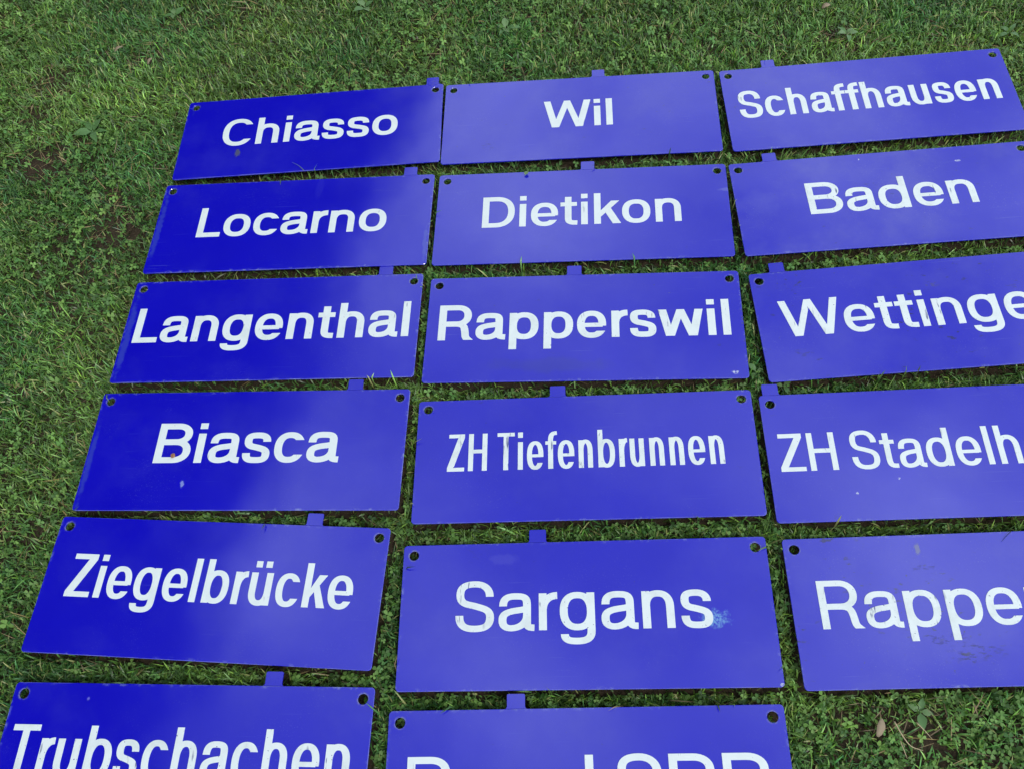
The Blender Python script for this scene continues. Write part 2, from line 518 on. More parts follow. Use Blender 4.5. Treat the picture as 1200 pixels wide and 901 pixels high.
    if ch == 'k':
        w = .625 * k + (v - .18)
        g.rect(0, 0, v, 1)
        t = v * 1.22
        g.poly((v * .95, .215), (v * .95, .415), (w - t - .02, X), (w - .02, X))
        g.poly((v + (w - v) * .18, .42), (v + (w - v) * .46, .56), (w + .01, 0), (w + .01 - t, 0))
        return g, w, ST, .0
    if ch in 'wW':
        T = X if ch == 'w' else 1.0
        w = (.98 if ch == 'w' else 1.30) * k
        t = v * 1.06
        q = w * .255; c = w * .5
        g.poly((0, T), (t, T), (q + t * .42, 0), (q - t * .58, 0))
        g.poly((q - t * .45, 0), (q + t * .5, 0), (c + t * .46, T), (c - t * .46, T))
        g.poly((c - t * .46, T), (c + t * .46, T), (w - q + t * .45, 0), (w - q - t * .5, 0))
        g.poly((w - t, T), (w, T), (w - q + t * .58, 0), (w - q - t * .42, 0))
        return g, w, DG, DG
    if ch == 'B':
        w = .755 * k
        g.rect(0, 0, v, 1)
        m_ = .525
        r1 = min((1 - h - m_) / 2 * 1.25, .3)
        g.stroke(join([(v * .5, 1 - h / 2), (w * .52, 1 - h / 2)], arc(w * .52, (1 - h / 2 + m_) / 2, w * .445 - v / 2, (1 - h / 2 - m_) / 2, 90, -90, 16, 2.2), [(v * .5, m_)]))
        g.stroke(join([(v * .5, m_), (w * .54, m_)], arc(w * .54, (m_ + h / 2) / 2, w * .46 - v / 2, (m_ - h / 2) / 2, 90, -90, 16, 2.2), [(v * .5, h / 2)]))
        return g, w, ST, RD
    if ch == 'R':
        w = .76 * k
        g.rect(0, 0, v, 1)
        m_ = .455
        g.stroke(join([(v * .5, 1 - h / 2), (w * .54, 1 - h / 2)], arc(w * .54, (1 - h / 2 + m_) / 2, w * .44 - v / 2, (1 - h / 2 - m_) / 2, 90, -90, 16, 2.2), [(v * .5, m_)]))
        x = w * .84 - v * .18
        g.stroke(join(bez((w * .45, m_), (w * .78, m_), (x - .02, m_ * .82), (x + .005, m_ * .45), 8), bez((x + .005, m_ * .45), (x + .015, m_ * .2), (x + .02, .06), (w - v * .42, 0), 6)), None, 'h')
        return g, w + .02, ST, .03
    if ch == 'C':
        w = .80 * k
        g.stroke(arc(w * .51, .5, w * .51 - v / 2, .5 + OV - h / 2, 36, 324, 44), 'h', 'h')
        return g, w, RD, RD
    if ch == 'D':
        w = .775 * k
        g.rect(0, 0, v, 1)
        g.stroke(join([(v * .5, 1 - h / 2), (w * .42, 1 - h / 2)], arc(w * .42, .5, w * .58 - v / 2, .5 - h / 2, 90, -90, 24, 2.3), [(v * .5, h / 2)]))
        return g, w, ST, RD
    if ch == 'H':
        w = .745 * k
        g.rect(0, 0, v, 1); g.rect(w - v, 0, w, 1); g.rect(v * .5, .52 - h * .5, w - v * .5, .52 + h * .5)
        return g, w, ST, ST
    if ch == 'L':
        w = .585 * k
        g.rect(0, 0, v, 1); g.rect(v * .5, 0, w, h); return g, w, ST, .02
    if ch == 'T':
        w = .69 * k
        g.rect(0, 1 - h, w, 1); g.rect(w / 2 - v / 2, 0, w / 2 + v / 2, 1 - h * .5); return g, w, .02, .02
    if ch == 'Z':
        w = .68 * k
        g.rect(.02, 1 - h, w - .01, 1); g.rect(0, 0, w, h)
        t = v * 1.32
        g.poly((0, h * .5), (0, h), (w - .01 - t, 1 - h), (w - .01 - t * .5, 1 - h * .5), (w - .01, 1 - h * .5), (w - .01, 1 - h), (t, h), (t * .5, h * .5))
        return g, w, .035, .035
    raise KeyError(ch)

def layout(text, k, v, h):
    x = None; prev = 0; res = []
    pen = 0
    for ch in text:
        if ch == ' ':
            pen += .27 * k; continue
        g, w, lb, rb = glyph(ch, k, v, h)
        if not res: pen = 0
        else: pen += (prev + lb) * (.55 + .45 * k)
        if res and ch == 'a' and res[-1][0] == 'r': pen += .03 * k
        res.append((ch, g, pen, w)); pen += w; prev = rb
    return res, pen

def text_letters(text, cap, left, right, v, h):
    lo, hi = .3, 2.5
    for _ in range(40):
        k = (lo + hi) / 2
        if layout(text, k, v, h)[1] * cap > right - left: hi = k
        else: lo = k
    return layout(text, k, v, h)[0]

def letter_mesh(name, g, cap, ox, oy, mat, parent, top=.0006, bot=-.0002):
    vs = []; es = []; idx = {}; T3 = []
    for p in g.polys:
        f = []
        for q in p:
            key = (round(q[0], 5), round(q[1], 5))
            if key not in idx: idx[key] = len(vs); vs.append(Vector(key))
            f.append(idx[key])
        es += [(a, b) for a, b in zip(f, f[1:] + f[:1]) if a != b]
        T3 += [(f[0], f[i], f[i + 1]) for i in range(1, len(f) - 1)]
    ov, oe, of, _, _, _ = delaunay_2d_cdt(vs, es, [], 0, 1e-5)
    V = np.array([tuple(q) for q in vs]); T3 = np.array(T3)
    A, B, C = V[T3[:, 0]], V[T3[:, 1]], V[T3[:, 2]]
    O = np.array([tuple(q) for q in ov]); OF = np.array(of)
    cen = O[OF].mean(1)[:, None, :]
    def side(P, Q): return (Q[:, 0] - P[:, 0])[None] * (cen[..., 1] - P[None, :, 1]) - (Q[:, 1] - P[:, 1])[None] * (cen[..., 0] - P[None, :, 0])
    d1, d2, d3 = side(A, B), side(B, C), side(C, A)
    area = np.abs((B[:, 0] - A[:, 0]) * (C[:, 1] - A[:, 1]) - (B[:, 1] - A[:, 1]) * (C[:, 0] - A[:, 0])) > 1e-8
    q = 1e-9
    hit = (((d1 > -q) & (d2 > -q) & (d3 > -q)) | ((d1 < q) & (d2 < q) & (d3 < q))) & area[None]
    tris = [tuple(f) for f, k in zip(of, hit.any(1)) if k]
    cnt = {}
    for f in tris:
        for a, b in zip(f, f[1:] + f[:1]): cnt[(a, b)] = 1
    n = len(ov)
    verts = [(ox + q[0] * cap, oy + q[1] * cap, top) for q in ov] + [(ox + q[0] * cap, oy + q[1] * cap, bot) for q in ov]
    faces = list(tris)
    for (a, b) in cnt:
        if (b, a) not in cnt: faces.append((b, a, a + n, b + n))
    # the letter's own origin at its foot
    cx = ox
    o = mesh_obj(name, [(x, y, z) for x, y, z in verts], faces, mat, parent)
    bm = bmesh.new(); bm.from_mesh(o.data)
    bmesh.ops.delete(bm, geom=[q for q in bm.verts if not q.link_faces], context='VERTS')
    bmesh.ops.recalc_face_normals(bm, faces=bm.faces)
    bm.to_mesh(o.data); bm.free()
    return o

# ------------------------------------------------------------------ sign plates
def rounded(x0, y0, x1, y1, r, n=5):
    p = []
    for cx, cy, a0 in ((x1 - r, y1 - r, 0), (x0 + r, y1 - r, 90), (x0 + r, y0 + r, 180), (x1 - r, y0 + r, 270)):
        for i in range(n + 1):
            a = R(a0 + 90 * i / n); p.append((cx + r * math.cos(a), cy + r * math.sin(a)))
    return p
def make_plate(parent, mat, rnd):
    bm = bmesh.new()
    loops = [rounded(-W / 2, -H / 2, W / 2, H / 2, .0065)]
    for s in (-1, 1):
        cx, cy = s * (W / 2 - .0185), H / 2 - .0185
        loops.append([(cx + .0085 * math.cos(R(a)), cy + .0085 * math.sin(R(a))) for a in range(0, 360, 15)])
    edges = []; bv = .0005
    rings = []
    for li, lp in enumerate(loops):
        n = len(lp)
        top = []
        for i, (x, y) in enumerate(lp):
            if li == 0: f = (1 - bv / (W / 2), 1 - bv / (H / 2)); p = (x * f[0], y * f[1])
            else:
                cx = sum(q[0] for q in lp) / n; cy = sum(q[1] for q in lp) / n
                p = (cx + (x - cx) * 1.06, cy + (y - cy) * 1.06)
            top.append(bm.verts.new((p[0], p[1], 0)))
        mid = [bm.verts.new((x, y, -bv)) for x, y in lp]
        low = [bm.verts.new((x, y, -TH)) for x, y in lp]
        for a, b in ((top, mid), (mid, low)):
            for i in range(n):
                j = (i + 1) % n
                bm.faces.new((a[i], a[j], b[j], b[i]))
        rings.append((top, low))
    for which in (0, 1):
        es = []
        for r_ in rings:
            vv = r_[which]
            for i in range(len(vv)):
                es.append(bm.edges.get((vv[i], vv[(i + 1) % len(vv)])))
        bmesh.ops.triangle_fill(bm, use_beauty=True, use_dissolve=False, edges=es)
    bmesh.ops.recalc_face_normals(bm, faces=bm.faces)
    me = bpy.data.meshes.new('plate'); bm.to_mesh(me); bm.free()
    me.materials.append(mat)
    o = bpy.data.objects.new('plate', me); COL.objects.link(o); o.parent = parent
    return o

def make_tab(parent, mat, u, bend):
    y0 = H / 2 + .0002; wd = .0145; L = .0228; r = .004; q = .0025
    pts = []
    lf = r if u - wd - r > -W / 2 + .004 else 0
    rf = r if u + wd + r < W / 2 - .004 else 0
    def fil(cx, cy, a0, a1, rad): return [(cx + rad * math.cos(R(a0 + (a1 - a0) * i / 4)), cy + rad * math.sin(R(a0 + (a1 - a0) * i / 4))) for i in range(5)]
    pts += [(u + wd, y0)] if not rf else fil(u + wd + rf, y0 + rf, 270, 180, rf)
    pts += fil(u + wd - q, y0 + L - q, 0, 90, q)
    pts += fil(u - wd + q, y0 + L - q, 90, 180, q)
    pts += [(u - wd, y0)] if not lf else fil(u - wd - lf, y0 + lf, 0, -90, lf)
    n = len(pts)
    z = lambda y: bend * max(0, (y - y0) / L)
    vs = [(x, y, z(y) - .0001) for x, y in pts] + [(x, y, z(y) - TH) for x, y in pts]
    fs = [tuple(range(n)), tuple(range(2 * n - 1, n - 1, -1))] + [(i, i + n, (i + 1) % n + n, (i + 1) % n) for i in range(n)]
    o = mesh_obj('tab', vs, fs, mat, parent)
    bm = bmesh.new(); bm.from_mesh(o.data)
    bmesh.ops.recalc_face_normals(bm, faces=bm.faces); bm.to_mesh(o.data); bm.free()
    return o

def mk(key, px, py, ru, rw, rot, c, s, grain=60, rgh=.25):
    u, w = to_local(key, px, py)
    return (u, w, ru, rw, rot, c, s, grain, rgh)
GREY, PALE, DARK, CYAN, OLIVE = (.06, .065, .10), (.55, .60, .68), (.008, .008, .07), (.16, .42, .62), (.018, .030, .10)
LOOK = {   # wear and marks of each sign, plus a painted reflection on Dietikon: keyword values for plate_material, wear of lettering
 'chiasso': (dict(marks=[mk('chiasso', 278, 180, .008, .014, -.2, GREY, .9, 70), mk('chiasso', 512, 96, .02, .012, 0, DARK, .3)], scuff=.3, dark=.15, edge=.45), .25),
 'locarno': (dict(marks=[mk('locarno', 498, 285, .006, .055, 0, (.10, .13, .46), .4, 70), mk('locarno', 375, 220, .010, .05, .1, (.02, .02, .50), .12, 30), (-.302, 0, .008, .11, 0, (.05, .08, .40), .38, 70, .05)], scuff=.5, dark=.1, edge=.8), .35),
 'langenthal': (dict(marks=[(-.301, -.02, .009, .11, 0, (.05, .08, .42), .42, 70, .05)], scuff=.25, dark=.15, edge=.8), .5),
 'biasca': (dict(marks=[(-.303, -.03, .007, .10, 0, (.05, .08, .40), .38, 80, .05), mk('biasca', 213, 566, .005, .008, .5, (.2, .25, .6), .8, 120)], scuff=.25, dark=.15, edge=.8), .25),
 'ziegelbruecke': (dict(scuff=.2, dark=.1, edge=.5), .25),
 'trubschachen': (dict(marks=[mk('trubschachen', 6, 830, .012, .03, 0, (.2, .25, .5), .7, 60), mk('trubschachen', 104, 818, .004, .004, 0, (.15, .15, .6), .6, 90)], scuff=.2, dark=.1, edge=.8), .8),
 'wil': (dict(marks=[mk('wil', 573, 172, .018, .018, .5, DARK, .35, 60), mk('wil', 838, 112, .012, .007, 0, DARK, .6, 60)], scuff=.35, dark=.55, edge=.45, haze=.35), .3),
 'dietikon': (dict(marks=[mk('dietikon', 850, 222, .02, .006, .4, (.12, .14, .5), .35, 40)], scuff=.4, dark=.4, edge=.4), .3),  # pale streak at the right: a dent's reflection painted into the plate colour
 'rapperswil': (dict(marks=[mk('rapperswil', 640, 428, .13, .020, -.03, OLIVE, .20, 14, .02), mk('rapperswil', 862, 436, .008, .005, 0, PALE, .9, 110), mk('rapperswil', 783, 342, .006, .006, 0, DARK, .7, 70), mk('rapperswil', 507, 327, .005, .003, .6, PALE, .9, 90), mk('rapperswil', 870, 375, .003, .06, .0, DARK, .8, 80)], scuff=.5, dark=.4, edge=.6), .5),
 'tiefenbrunnen': (dict(scuff=.3, dark=.35, edge=.5), .7),
 'sargans': (dict(marks=[mk('sargans', 838, 725, .028, .017, .1, CYAN, .62, 60, .2), mk('sargans', 556, 652, .018, .02, 0, DARK, .22, 30), mk('sargans', 590, 655, .03, .012, 0, (.05, .05, .45), .22, 40), mk('sargans', 918, 802, .004, .004, 0, PALE, .9, 90)], scuff=.3, dark=.25, edge=.6), .75),
 'basel': (dict(scuff=.3, dark=.25, edge=.5), .3),
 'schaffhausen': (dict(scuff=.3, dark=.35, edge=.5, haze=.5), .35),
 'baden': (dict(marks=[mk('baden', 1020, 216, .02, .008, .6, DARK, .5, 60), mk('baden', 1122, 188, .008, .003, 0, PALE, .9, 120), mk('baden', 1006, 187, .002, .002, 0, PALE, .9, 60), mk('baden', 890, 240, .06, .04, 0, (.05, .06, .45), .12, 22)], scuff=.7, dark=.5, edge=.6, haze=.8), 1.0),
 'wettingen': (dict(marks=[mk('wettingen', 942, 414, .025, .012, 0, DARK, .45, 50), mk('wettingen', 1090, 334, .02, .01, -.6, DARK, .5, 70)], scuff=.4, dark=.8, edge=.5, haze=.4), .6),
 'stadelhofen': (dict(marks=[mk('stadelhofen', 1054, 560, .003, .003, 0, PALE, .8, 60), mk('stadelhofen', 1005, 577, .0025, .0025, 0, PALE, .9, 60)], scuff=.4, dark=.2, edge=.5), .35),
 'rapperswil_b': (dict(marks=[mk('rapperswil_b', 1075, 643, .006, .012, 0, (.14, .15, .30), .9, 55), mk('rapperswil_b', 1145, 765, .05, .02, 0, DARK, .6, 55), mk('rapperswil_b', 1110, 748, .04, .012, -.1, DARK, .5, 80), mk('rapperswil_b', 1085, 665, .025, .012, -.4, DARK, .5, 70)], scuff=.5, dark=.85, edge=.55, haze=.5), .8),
}
LABEL = {
 'chiasso': 'blue station sign reading Chiasso in white, small grey smear under its C',
 'locarno': 'blue station sign reading Locarno in white wide letters, worn left edge',
 'langenthal': 'blue station sign reading Langenthal in white, letters nearly filling its width',
 'biasca': 'blue station sign reading Biasca in white with a brown crumb on its B',
 'ziegelbruecke': 'blue station sign reading Ziegelbrücke in narrow white letters',
 'trubschachen': 'blue station sign reading Trubschachen in narrow white letters, below the Ziegelbrücke sign',
 'wil': 'blue station sign reading Wil in three white letters, bright sky sheen on it',
 'dietikon': 'blue station sign reading Dietikon in white, between the Wil and Locarno signs',
 'rapperswil': 'blue station sign reading Rapperswil in heavy white letters, dull film along its bottom',
 'tiefenbrunnen': 'blue station sign reading ZH Tiefenbrunnen in condensed white letters',
 'sargans': 'blue station sign reading Sargans with a pale turquoise smudge on the last s',
 'basel': 'blue station sign reading Basel and three capitals, below the Sargans sign',
 'schaffhausen': 'blue station sign reading Schaffhausen in white, with pale sky sheen',
 'baden': 'blue station sign reading Baden in flaking scuffed white letters',
 'wettingen': 'blue station sign reading Wettingen in white, with scattered dark scuffs',
 'stadelhofen': 'blue station sign reading ZH Stadelhofen, its tab right at the corner',
 'rapperswil_b': 'scratched blue station sign reading Rapperswil in thinner letters, below ZH Stadelhofen sign',
}
SIGN_OBJ = {}
for si, (key, s) in enumerate(SIGNS.items()):
    x, y, th, tab_u, words, base, cap, tl, tr, v, h = s
    rnd = random.Random(100 + si)
    root = empty('station_sign', (x, y, ZP), (R(rnd.uniform(-.55, .55)), R(rnd.uniform(-.32, .32)), th))
    tag(root, LABEL[key], 'sign', 'blue station signs laid out in rows on the lawn')
    kw, lw = LOOK[key]
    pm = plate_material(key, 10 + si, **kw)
    lm = letter_material(key, 40 + si, min(1, lw * 1.1))
    make_plate(root, pm, rnd)
    if tab_u is not None:
        make_tab(root, pm, tab_u / 1000, rnd.uniform(-.0006, .0003))
    for ch, g, pen, w in text_letters(words, cap, tl, tr, v, h):
        letter_mesh('letter', g, cap / 1000, (tl + pen * cap) / 1000, base / 1000, lm, root)
    SIGN_OBJ[key] = root

# ------------------------------------------------------------------ lawn
SA = np.array([(s[0], s[1], s[2]) for s in SIGNS.values()])
TA = [(s[0], s[1], s[2], s[3] / 1000) for s in SIGNS.values() if s[3] is not None]
def inside(x, y, mgn):
    r = np.zeros(x.shape, bool)
    for sx, sy, t in SA:
        dx, dy = x - sx, y - sy
        c, sn = math.cos(t), math.sin(t)
        u, v = c * dx + sn * dy, -sn * dx + c * dy
        r |= (np.abs(u) < W / 2 + mgn) & (np.abs(v) < H / 2 + mgn)
        for q in (-1, 1):
            r &= ~(np.hypot(u - q * (W / 2 - .0185), v - (H / 2 - .0185)) < .0072)
    for sx, sy, t, tu in TA:
        dx, dy = x - sx, y - sy
        c, sn = math.cos(t), math.sin(t)
        u, v = c * dx + sn * dy, -sn * dx + c * dy
        r |= (np.abs(u - tu) < .0145 + mgn) & (v > 0) & (v < H / 2 + .0228 + mgn)
    return r
# bare patches seen in the photograph: pixel, radius in metres, how bare
BARE = [(62, 100, .10, .75), (40, 135, .09, .7), (52, 192, .10, .95), (148, 268, .11, .85), (132, 237, .06, .7), (178, 70, .07, .7), (230, 22, .09, .5),
        (300, 8, .08, .5), (610, 92, .06, .75), (520, 60, .05, .5), (980, 45, .09, .6), (1000, 50, .06, .6), (1085, 862, .06, 1.0), (1040, 846, .035, .8),
        (97, 375, .03, .8), (1068, 805, .03, .8), (900, 60, .10, .4), (480, 45, .06, .5), (38, 630, .04, .6), (145, 490, .02, .4), (25, 460, .03, .5), (655, 78, .05, .5)]
BP = [(at(px, py), r * .72, a) for px, py, r, a in BARE]
def bare(x, y):
    b = np.zeros(x.shape)
    wob = N3(x, y, 38) * .9 + N2(x, y, 90) * .5
    for p, r, a in BP:
        d = np.hypot(x - p.x, y - p.y) / r + (wob - .7) * .7
        b = np.maximum(b, a * np.clip(1.35 - d, 0, 1))
    nz = .6 * N1(x + 7, y, 6) + .4 * N2(x, y + 3, 17)
    return np.maximum(b, np.clip((nz - .78) * 4, 0, .5)) * np.where(inside(x, y, .02), .25, 1)
frame = [at(0, 0), at(1200, 0), at(1200, 901), at(0, 901)]
def in_frame(x, y, mgn):
    r = np.ones(x.shape, bool)
    for i in range(4):
        a, b = frame[i], frame[(i + 1) % 4]
        ex, ey = b.x - a.x, b.y - a.y
        l = math.hypot(ex, ey)
        side = ((x - a.x) * ey - (y - a.y) * ex) / l       # inside is positive, corners run clockwise
        r &= side > -mgn
    return r
def scatter(per_m2_near, per_m2_far, mgn=.22):
    x0, x1, y0, y1 = -3.2, 3.2, -1.3, 4.2
    A = (x1 - x0) * (y1 - y0)
    n = int(A * per_m2_near)
    x = rng.uniform(x0, x1, n); y = rng.uniform(y0, y1, n)
    keep = in_frame(x, y, mgn) | (rng.random(n) < per_m2_far / per_m2_near)
    return x[keep], y[keep]

def tri_mesh(name, co, tris, colors, mat, smooth=True):
    me = bpy.data.meshes.new(name)
    nv, nf = len(co), len(tris)
    me.vertices.add(nv); me.loops.add(nf * 3); me.polygons.add(nf)
    me.vertices.foreach_set('co', np.ascontiguousarray(co, dtype=np.float32).ravel())
    me.loops.foreach_set('vertex_index', np.ascontiguousarray(tris, dtype=np.int32).ravel())
    me.polygons.foreach_set('loop_start', np.arange(0, nf * 3, 3, dtype=np.int32))
    me.polygons.foreach_set('use_smooth', np.full(nf, smooth))
    at_ = me.color_attributes.new('tint', 'FLOAT_COLOR', 'POINT')
    c4 = np.ones((nv, 4), np.float32); c4[:, :3] = colors
    at_.data.foreach_set('color', c4.ravel())
    me.update(calc_edges=True)
    me.materials.append(mat)
    o = bpy.data.objects.new(name, me); COL.objects.link(o)
    return o

def blades(x, y, length, width, tilt0, curl, az, z0, lift_under, color):
    """curved blades of three segments; blades rooted under a sign stay pressed flat"""
    n = len(x)
    S = np.array([0, .34, .68, 1.0]); WD = np.array([.85, 1.0, .72, .0])
    def curve(az_, len_, t0, cu):
        P = np.zeros((n, 4, 3)); P[:, 0, 0] = x; P[:, 0, 1] = y; P[:, 0, 2] = z0
        for i in range(1, 4):
            tm = np.clip(t0 + cu * (S[i] + S[i - 1]) / 2, 0, 1.75)
            ds = len_ * (S[i] - S[i - 1])
            P[:, i, 0] = P[:, i - 1, 0] + ds * np.sin(tm) * np.cos(az_)
            P[:, i, 1] = P[:, i - 1, 1] + ds * np.sin(tm) * np.sin(az_)
            P[:, i, 2] = np.maximum(P[:, i - 1, 2] + ds * np.cos(tm), z0 + .002)
        return P
    P = curve(az, length, tilt0, curl)
    root_in = inside(x, y, .001)
    bad = np.zeros(n, bool)
    for i in (1, 2, 3): bad |= inside(P[:, i, 0], P[:, i, 1], .001)
    bad &= ~root_in
    keep_over = bad & (rng.random(n) < .005)
    flip = bad & ~keep_over
    az2 = np.where(flip, az + math.pi + rng.uniform(-.6, .6, n), az)
    P = curve(az2, length, tilt0, curl)
    bad2 = np.zeros(n, bool)
    for i in (1, 2, 3): bad2 |= inside(P[:, i, 0], P[:, i, 1], .001)
    bad2 &= flip
    l3 = np.where(bad2, length * .55, length); t3 = np.where(bad2, tilt0 * .25, tilt0); c3 = np.where(bad2, curl * .25, curl)
    P = curve(az2, l3, t3, c3)
    # a few blades arch over a rim and lie on the plate
    for i in (1, 2, 3):
        over = keep_over & inside(P[:, i, 0], P[:, i, 1], .004)
        P[:, i, 2] = np.where(over, np.maximum(P[:, i, 2], ZP + .004 + .002 * i), P[:, i, 2])
    # under the plates: pressed flat
    und = root_in[:, None] | (inside(P[:, :, 0].ravel(), P[:, :, 1].ravel(), .001).reshape(n, 4) & ~keep_over[:, None])
    P[:, :, 2] = np.where(und, np.minimum(P[:, :, 2], ZP - .0085), P[:, :, 2])
    px, py = -np.sin(az2), np.cos(az2)
    tw = rng.normal(0, .5, n)
    sx, sy, sz = px * np.cos(tw), py * np.cos(tw), np.sin(tw)
    wv = width[:, None] * WD[None, :] / 2
    Lf = P.copy(); Rt = P.copy()
    for a, q in enumerate((sx, sy, sz)):
        Lf[:, :, a] += wv * q[:, None]; Rt[:, :, a] -= wv * q[:, None]
    co = np.zeros((n, 7, 3))
    for i in range(3): co[:, 2 * i] = Lf[:, i]; co[:, 2 * i + 1] = Rt[:, i]
    co[:, 6] = P[:, 3]
    b = np.arange(n)[:, None] * 7
    tri = np.concatenate([b + np.array(t) for t in ((0, 1, 3), (0, 3, 2), (2, 3, 5), (2, 5, 4), (4, 5, 6))], 1).reshape(-1, 3)
    return co.reshape(-1, 3), tri, np.repeat(color, 7, 0)

grass_mat = foliage_material('grass_blade', 'tint', rough=.36, trans=.27, spec=.5)
clover_mat = foliage_material('clover_leaf', 'tint', rough=.50, trans=.25, spec=.35)
straw_mat = foliage_material('straw_blade', 'tint', rough=.6, trans=.15, spec=.3)

def thin_out(x, y, f, under=.30):
    k = rng.random(len(x)) < f
    ins = inside(x, y, .002)
    k &= ~ins | (rng.random(len(x)) < under)
    return x[k], y[k]

# ---- grass
gx, gy = scatter(60000, 7000)
cl = .55 * N1(gx + 3, gy + 9, 3.2) + .45 * N2(gx, gy, 11)              # where clover takes over
left = np.clip((-.2 - gx) / 1.2, 0, 1) * .06
f = (1 - bare(gx, gy) * .97) * np.clip(1.1 - 3.0 * np.clip(cl + left - .50, 0, 1), .55, 1)
gx, gy = thin_out(gx, gy, f)
ex, ey = scatter(34000, 0)                                               # thicker in the gaps, where nothing is trodden
k = inside(ex, ey, .022) & ~inside(ex, ey, .002)
gx = np.concatenate([gx, ex[k]]); gy = np.concatenate([gy, ey[k]])
hr = np.random.default_rng(77)
for sx_, sy_, t_ in SA:                                                  # blades that come up through the hanging holes
    for q_ in (-1, 1):
        a_ = hr.uniform(0, 6.28, 26); d_ = .0065 * np.sqrt(hr.random(26))
        u_ = q_ * (W / 2 - .0185) + d_ * np.cos(a_); v_ = H / 2 - .0185 + d_ * np.sin(a_)
        gx = np.append(gx, sx_ + math.cos(t_) * u_ - math.sin(t_) * v_); gy = np.append(gy, sy_ + math.sin(t_) * u_ + math.cos(t_) * v_)
n = len(gx)
tuft = N3(gx, gy, 30)
L = rng.uniform(.011, .030, n) * (.70 + .65 * tuft) * np.where(rng.random(n) < .06, 1.4, 1)
wd = rng.uniform(.0014, .0034, n)
flow = 6.28 * N2(gx + 5, gy + 1, 7) + rng.normal(0, 3.0, n)           # neighbouring blades lean alike
t0 = np.abs(rng.normal(.42, .32, n)); cu = rng.uniform(.25, 1.35, n)
hue = rng.random(n); br = np.clip(rng.lognormal(-.12, .60, n), .22, 2.6) * (.74 + .5 * N1(gx, gy, 4.5))
warm = np.clip(.55 * rng.random(n) + .75 * (N2(gx + 11, gy, 5) - .35), 0, 1)
c0 = np.array([.050, .160, .034]); c1 = np.array([.215, .330, .060])
gc = (c0[None] * (1 - warm[:, None]) + c1[None] * warm[:, None]) * br[:, None]
gc[:, 2] *= rng.uniform(.7, 1.7, n)
yel = rng.random(n) < .06
gc[yel] = np.array([.40, .43, .16]) * rng.uniform(.7, 1.2, yel.sum())[:, None]
co, tri, colr = blades(gx, gy, L, wd, t0, cu, flow, soil_h(gx, gy), None, gc)
grass = tri_mesh('grass', co, tri, colr, grass_mat)
tag(grass, 'short mown green grass growing around and between the signs', 'grass', kind='stuff')

# ---- dead blades and stalks
dx, dy = scatter(3000, 400)
b = bare(dx, dy)
dx, dy = thin_out(dx, dy, np.clip(.26 + .95 * b, 0, 1), .2)
n = len(dx)
L = rng.uniform(.015, .05, n); wd = rng.uniform(.0008, .0020, n)
dc = np.array([.30, .22, .12])[None] * rng.uniform(.35, 1.25, n)[:, None] * np.array([1, 1, 1])[None]
dc[:, 2] *= rng.uniform(.7, 1.2, n)
co, tri, colr = blades(dx, dy, L, wd, rng.uniform(.9, 1.5, n), rng.uniform(-.2, .5, n), rng.uniform(0, 6.28, n), soil_h(dx, dy) + rng.uniform(.001, .012, n), None, dc)
dead = tri_mesh('dead_grass', co, tri, colr, straw_mat)
tag(dead, 'dry straw-coloured grass stalks lying in the thin patches of lawn', 'dead grass', kind='stuff')

# ---- clover: three round leaflets on a thin stalk
cx_, cy_ = scatter(6800, 900)
cl = .55 * N1(cx_ + 3, cy_ + 9, 3.2) + .45 * N2(cx_, cy_, 11)
left = np.clip((-.2 - cx_) / 1.2, 0, 1) * .06
f = np.clip((cl + left - .42) * 5.0, .10, 1) * (1 - .85 * bare(cx_, cy_))
cx_, cy_ = thin_out(cx_, cy_, f, .04)
k = ~inside(cx_, cy_, .004)
cx_, cy_ = cx_[k], cy_[k]
n = len(cx_)
R_ = rng.uniform(.0024, .0058, n)
hh = rng.uniform(.006, .024, n)
k = inside(cx_, cy_, .014)
hh = np.where(k & (rng.random(n) < .8), np.minimum(hh, .016), hh)
az = rng.uniform(0, 6.28, n); tl_ = np.clip(np.abs(rng.normal(0, .5, n)), 0, .95); ta = rng.uniform(0, 6.28, n)
base = np.array([(0, 0), (.42, .40), (.95, .62), (1.42, .46), (1.55, .0), (1.42, -.46), (.95, -.62), (.42, -.40)])
base[4, 0] = 1.42
verts = []; tris = []; cols = []
tone = rng.uniform(.50, 1.50, n) * (.8 + .4 * N3(cx_, cy_, 8))
wm = rng.random(n)
lc = (np.array([.062, .165, .040])[None] * (1 - wm[:, None]) + np.array([.165, .290, .068])[None] * wm[:, None]) * tone[:, None]
zc = soil_h(cx_, cy_) + hh
VT = []; off = 0
for j in range(3):
    a = az + j * 2.094 + rng.normal(0, .14, n)
    fold = rng.uniform(.05, .45, n)
    for i, (p, q) in enumerate(base):
        u = R_ * p; w = R_ * q * rng.uniform(.92, 1.08, n)
        X_ = u * np.cos(a) - w * np.sin(a); Y_ = u * np.sin(a) + w * np.cos(a)
        Z_ = np.abs(w) * fold - u * u / R_ * .10 + .0006 * j
        Z_ = Z_ + (X_ * np.cos(ta) + Y_ * np.sin(ta)) * np.tan(tl_)
        VT.append(np.stack([cx_ + X_, cy_ + Y_, zc + Z_], -1))
